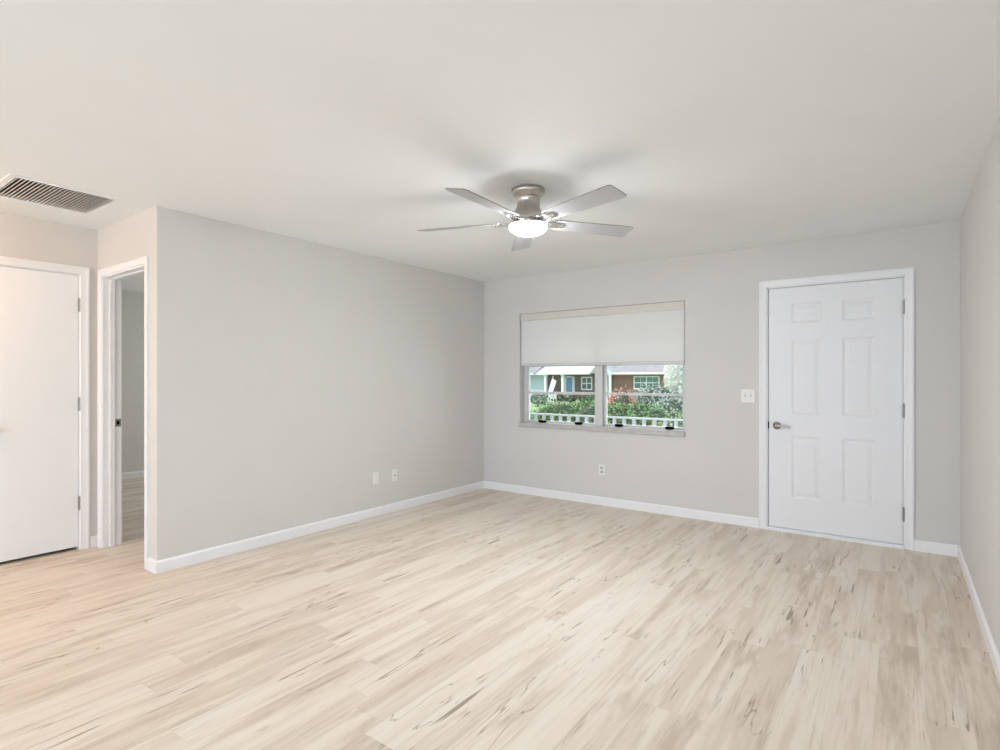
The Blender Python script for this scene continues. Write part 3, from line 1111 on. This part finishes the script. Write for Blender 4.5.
shrub('coral_shrub', (-7.30, 16.9, 0.96), (0.50, 0.45), 0, 'leaf_r', 'coral red leafed shrub in front of the brick house', 'shrub', 1800, 0.09, seed=9)
shrub('round_bush', (-6.55, 17.9, 1.14), (0.86, 0.7), 0, 'leaf_g', 'rounded grey-green bush below the brick house window', 'bush', 3200, 0.08, seed=10)
shrub('round_bush', (-5.65, 16.8, 0.80), (0.62, 0.6), 0, 'leaf_g', 'lower grey-green bush at the right edge of the window view', 'bush', 2400, 0.08, seed=11)
shrub('side_bush', (-21.2, 34.0, 0.25), (0.80, 0.6), 0, 'leaf_g', 'grey-green bush at the left edge before the blue garage', 'bush', 1100, 0.12, seed=12)
k = 0
for x, tp, mn in ((-27.2, -0.10, 'leaf_d'), (-25.6, 0.0, 'leaf_d'), (-24.0, -0.15, 'leaf_d'), (-22.6, 0.05, 'leaf_d')):
    shrub('foundation_shrub', (x, 44.0, tp), (0.85, 0.7), 0, mn,
          ['dark shrub before the pale-roofed house, left of its blue door', 'dark shrub before the pale-roofed house, below its white window',
           'dark shrub hidden mostly behind the window mullion', 'dark shrub before the brick house by its white column'][k], 'shrub', 900, 0.2, 'dark shrubs before the far houses', seed=20 + k)
    k += 1

# white-blossoming small tree at the right of the view
tr = thing('blossom_tree', (-6.62, 20.0, gz(20)), 'small tree covered in white blossom at the right of the window view', 'tree')
rnd = random.Random(31)
bm = bmesh.new()

tube(bm, [(0, 0, 0), (0.02, 0, 0.7), (-0.01, 0.02, 1.3), (0.02, 0, 2.3)], [0.05, 0.04, 0.03, 0.015], 8)
for k in range(9):
    a = k * 2.4
    z = 1.0 + k * 0.11
    tube(bm, [(0, 0, z), (0.25 * math.cos(a), 0.25 * math.sin(a), z + 0.22)], [0.02, 0.008], 6)
link('trunk', bm, E['bark'], tr)
bm = bmesh.new()
for i in range(4200):
    v = Vector((rnd.gauss(0, 1), rnd.gauss(0, 1), rnd.gauss(0, 1))).normalized() * rnd.uniform(0.6, 1.0)
    p = Vector((v.x * 0.40, v.y * 0.38, 2.02 + v.z * 0.80 + 0.1 * math.sin(v.x * 9)))
    u = Vector((rnd.uniform(-1, 1), rnd.uniform(-1, 1), rnd.uniform(-1, 1))).normalized()
    w_ = u.orthogonal().normalized()
    L = 0.075 * rnd.uniform(0.7, 1.3)
    bm.faces.new([bm.verts.new(q) for q in (p, p + u * L * .5 + w_ * L * .5, p + u * L, p + u * L * .5 - w_ * L * .5)])
link('blossoms', bm, E['petal'], tr, recalc=False)
bm = bmesh.new()
r = bmesh.ops.create_icosphere(bm, subdivisions=4, radius=1.0)
for v in r['verts']:
    k = 0.80 * rnd.uniform(0.86, 1.1)
    v.co = Vector((v.co.x * 0.40 * k, v.co.y * 0.38 * k, 2.02 + v.co.z * 0.80 * k))
link('inner_blossoms', bm, E['petal'], tr)

# white garden flag leaning on its pole before the porch house
fl = thing('garden_flag', (-17.32, 29.0, gz(29)), 'tilted white flag on a thin pole before the porch house', 'flag')
bm = bmesh.new()
tube(bm, [(0.05, 0, 0), (0.30, 0, 2.15)], 0.018, 8)
link('pole', bm, E['white_wood'], fl)
bm = bmesh.new()
q0 = [(0.24, -0.03, 1.98), (0.56, -0.05, 1.84), (0.24, -0.05, 1.02), (-0.06, -0.03, 1.14)]
front = [bm.verts.new(q) for q in q0]
back = [bm.verts.new((a, b + 0.012, c)) for a, b, c in q0]
bm.faces.new(front)
bm.faces.new(back[::-1])
for i in range(4):
    bm.faces.new((front[i], front[(i + 1) % 4], back[(i + 1) % 4], back[i]))
link('cloth', bm, E['petal'], fl)

# ------------------------------------------------------------------ houses across the street
YH = 50.0
GZ = gz(50)


def house_window(parent, x0, x1, z0, z1, y, cols, glassm):
    bm = bmesh.new()
    t = 0.11
    box(bm, x0 - t, x0, y - 0.06, y, z0 - t, z1 + t)
    box(bm, x1, x1 + t, y - 0.06, y, z0 - t, z1 + t)
    box(bm, x0, x1, y - 0.06, y, z1, z1 + t)
    box(bm, x0, x1, y - 0.06, y, z0 - t, z0)
    for k in range(1, cols):
        xx = x0 + (x1 - x0) * k / cols
        tt = 0.09 if cols == 2 or k == cols // 2 else 0.03
        box(bm, xx - tt / 2, xx + tt / 2, y - 0.055, y - 0.01, z0, z1)
    box(bm, x0, x1, y - 0.05, y - 0.01, (z0 + z1) / 2 - 0.04, (z0 + z1) / 2 + 0.04)
    f = loc(link('window', bm, E['white_wood']), parent)
    bm = bmesh.new()
    box(bm, x0, x1, y - 0.03, y - 0.006, z0, z1)
    g = link('pane', bm, glassm)
    g.parent = f
    return f


hA = thing('porch_house', (-30.0, YH, GZ), 'pale-roofed house with blue garage siding, white columns and blue door across the street', 'house')
bm = bmesh.new()
box(bm, -29.95, -24.4, 50.0, 58.0, GZ, 1.85)
loc(link('brick_wall', bm, E['dark_brick']), hA)
bm = bmesh.new()
box(bm, -37.0, -29.95, 49.0, 58.0, GZ, 1.72)
for k in range(14):
    z = GZ + 0.1 + k * 0.18
    prism(bm, [(48.99, z), (49.0, z + 0.17), (48.965, z)], -36.95, -29.92, 'x')
loc(link('garage_siding', bm, E['blue_siding']), hA)
bm = bmesh.new()
box(bm, -35.6, -33.0, 48.93, 48.96, GZ, 1.15)
for k in range(1, 4):
    z = GZ + k * 0.5
    box(bm, -35.55, -33.05, 48.915, 48.94, z - 0.015, z + 0.015)
loc(link('garage_door', bm, E['white_wood']), hA)
bm = bmesh.new()   # main hip roof
pts = [(-30.4, 48.2, 1.90), (-24.2, 48.2, 1.90), (-24.2, 59, 1.90), (-30.4, 59, 1.90)]
lo = [bm.verts.new(p) for p in pts]
lo2 = [bm.verts.new((p[0], p[1], p[2] - 0.05)) for p in pts]
r1 = bm.verts.new((-28.4, 53.6, 4.9))
r2 = bm.verts.new((-24.2, 53.6, 4.9))
bm.faces.new((lo[0], lo[1], r2, r1))
bm.faces.new((lo[2], lo[3], r1, r2))
bm.faces.new((lo[3], lo[0], r1))
bm.faces.new((lo[1], lo[2], r2))
bm.faces.new(lo2[::-1])
for i in range(4):
    bm.faces.new((lo[i], lo2[i], lo2[(i + 1) % 4], lo[(i + 1) % 4]))
loc(link('roof', bm, E['pale_roof']), hA)
bm = bmesh.new()   # garage roof
prism(bm, [(47.9, 1.88), (59, 1.88), (53.5, 4.6)], -37.5, -30.3, 'x')
loc(link('garage_roof', bm, E['mauve_roof']), hA)
bm = bmesh.new()
box(bm, -30.4, -24.2, 48.1, 48.2, 1.74, 1.92)
box(bm, -37.6, -30.4, 47.8, 47.9, 1.72, 1.90)
loc(link('fascia', bm, E['white_wood']), hA)
for x in (-29.35, -27.32):
    bm = bmesh.new()
    box(bm, x - 0.13, x + 0.13, 48.35, 48.6, GZ, 1.85)
    box(bm, x - 0.19, x + 0.19, 48.28, 48.67, GZ, GZ + 0.2)
    box(bm, x - 0.19, x + 0.19, 48.28, 48.67, 1.62, 1.78)
    loc(link('column', bm, E['white_wood']), hA)
bm = bmesh.new()
box(bm, -27.75, -27.05, 49.93, 49.995, GZ + 0.1, 1.45)
df = loc(link('door', bm, E['blue_door']), hA)
bm = bmesh.new()
box(bm, -27.90, -27.76, 49.9, 49.997, GZ + 0.1, 1.55)
box(bm, -27.04, -26.80, 49.9, 49.997, GZ + 0.1, 1.55)
box(bm, -27.90, -26.80, 49.9, 49.997, 1.46, 1.58)
g = link('door_trim', bm, E['white_wood'])
g.parent = df
house_window(hA, -25.95, -24.95, 0.30, 1.40, 50.0, 2, E['dark_glass'])
bm = bmesh.new()
box(bm, -31.0, -24.3, 48.0, 50.0, GZ - 0.02, GZ + 0.09)
loc(link('porch_slab', bm, E['concrete']), hA)

hB = thing('brick_house', (-20.0, YH, GZ), 'red brick house with mauve roof and wide white-framed window across the street', 'house')
bm = bmesh.new()
box(bm, -22.6, -15.5, 50.0, 59.0, GZ, 1.85)
loc(link('brick_wall', bm, E['brick']), hB)
bm = bmesh.new()
box(bm, -24.1, -22.6, 51.0, 59.0, GZ, 1.85)
loc(link('entry_wall', bm, E['dark_brick']), hB)
bm = bmesh.new()
prism(bm, [(49.1, 1.86), (60.5, 1.86), (54.8, 5.2)], -22.36, -15.0, 'x')
loc(link('roof', bm, E['mauve_roof']), hB)
bm = bmesh.new()   # entry gable facing the street
prism(bm, [(-23.75, 1.80), (-22.38, 1.80), (-22.38, 1.86), (-23.75, 2.78)], 49.0, 56.0, 'y')
loc(link('entry_gable', bm, E['pale_roof']), hB)
bm = bmesh.new()
box(bm, -22.35, -15.0, 48.98, 49.09, 1.72, 1.92)
prism(bm, [(-23.78, 2.74), (-22.33, 1.74), (-22.33, 1.92), (-23.78, 2.94)], 48.85, 48.97, 'y')
loc(link('fascia', bm, E['white_wood']), hB)
bm = bmesh.new()
box(bm, -22.68, -22.44, 49.1, 49.34, GZ, 1.86)
box(bm, -22.74, -22.38, 49.04, 49.40, 1.66, 1.80)
box(bm, -22.74, -22.38, 49.04, 49.40, GZ, GZ + 0.2)
loc(link('column', bm, E['white_wood']), hB)
house_window(hB, -20.40, -18.10, 0.42, 1.46, 50.0, 4, E['green_glass'])

# small white slatted bench on the lawn before the porch house
bt = thing('garden_bench', (-25.2, 42.6, gz(42.6)), 'small white slatted bench on the lawn before the dark shrubs', 'bench')
bm = bmesh.new()
for k in range(4):
    box(bm, -0.42, 0.42, -0.28 + k * 0.11, -0.20 + k * 0.11, 0.40, 0.44)
link('seat', bm, E['white_wood'], bt)
bm = bmesh.new()
box(bm, -0.42, 0.42, 0.16, 0.20, 0.84, 0.92)
box(bm, -0.42, 0.42, 0.16, 0.20, 0.50, 0.56)
for k in range(7):
    box(bm, -0.40 + k * 0.125, -0.34 + k * 0.125, 0.165, 0.195, 0.56, 0.84)
link('backrest', bm, E['white_wood'], bt)
for sx in (-1, 1):
    for y, h in ((-0.24, 0.40), (0.18, 0.92)):
        bm = bmesh.new()
        box(bm, sx * 0.39 - 0.03, sx * 0.39 + 0.03, y - 0.03, y + 0.03, 0, h)
        link('leg', bm, E['white_wood'], bt)
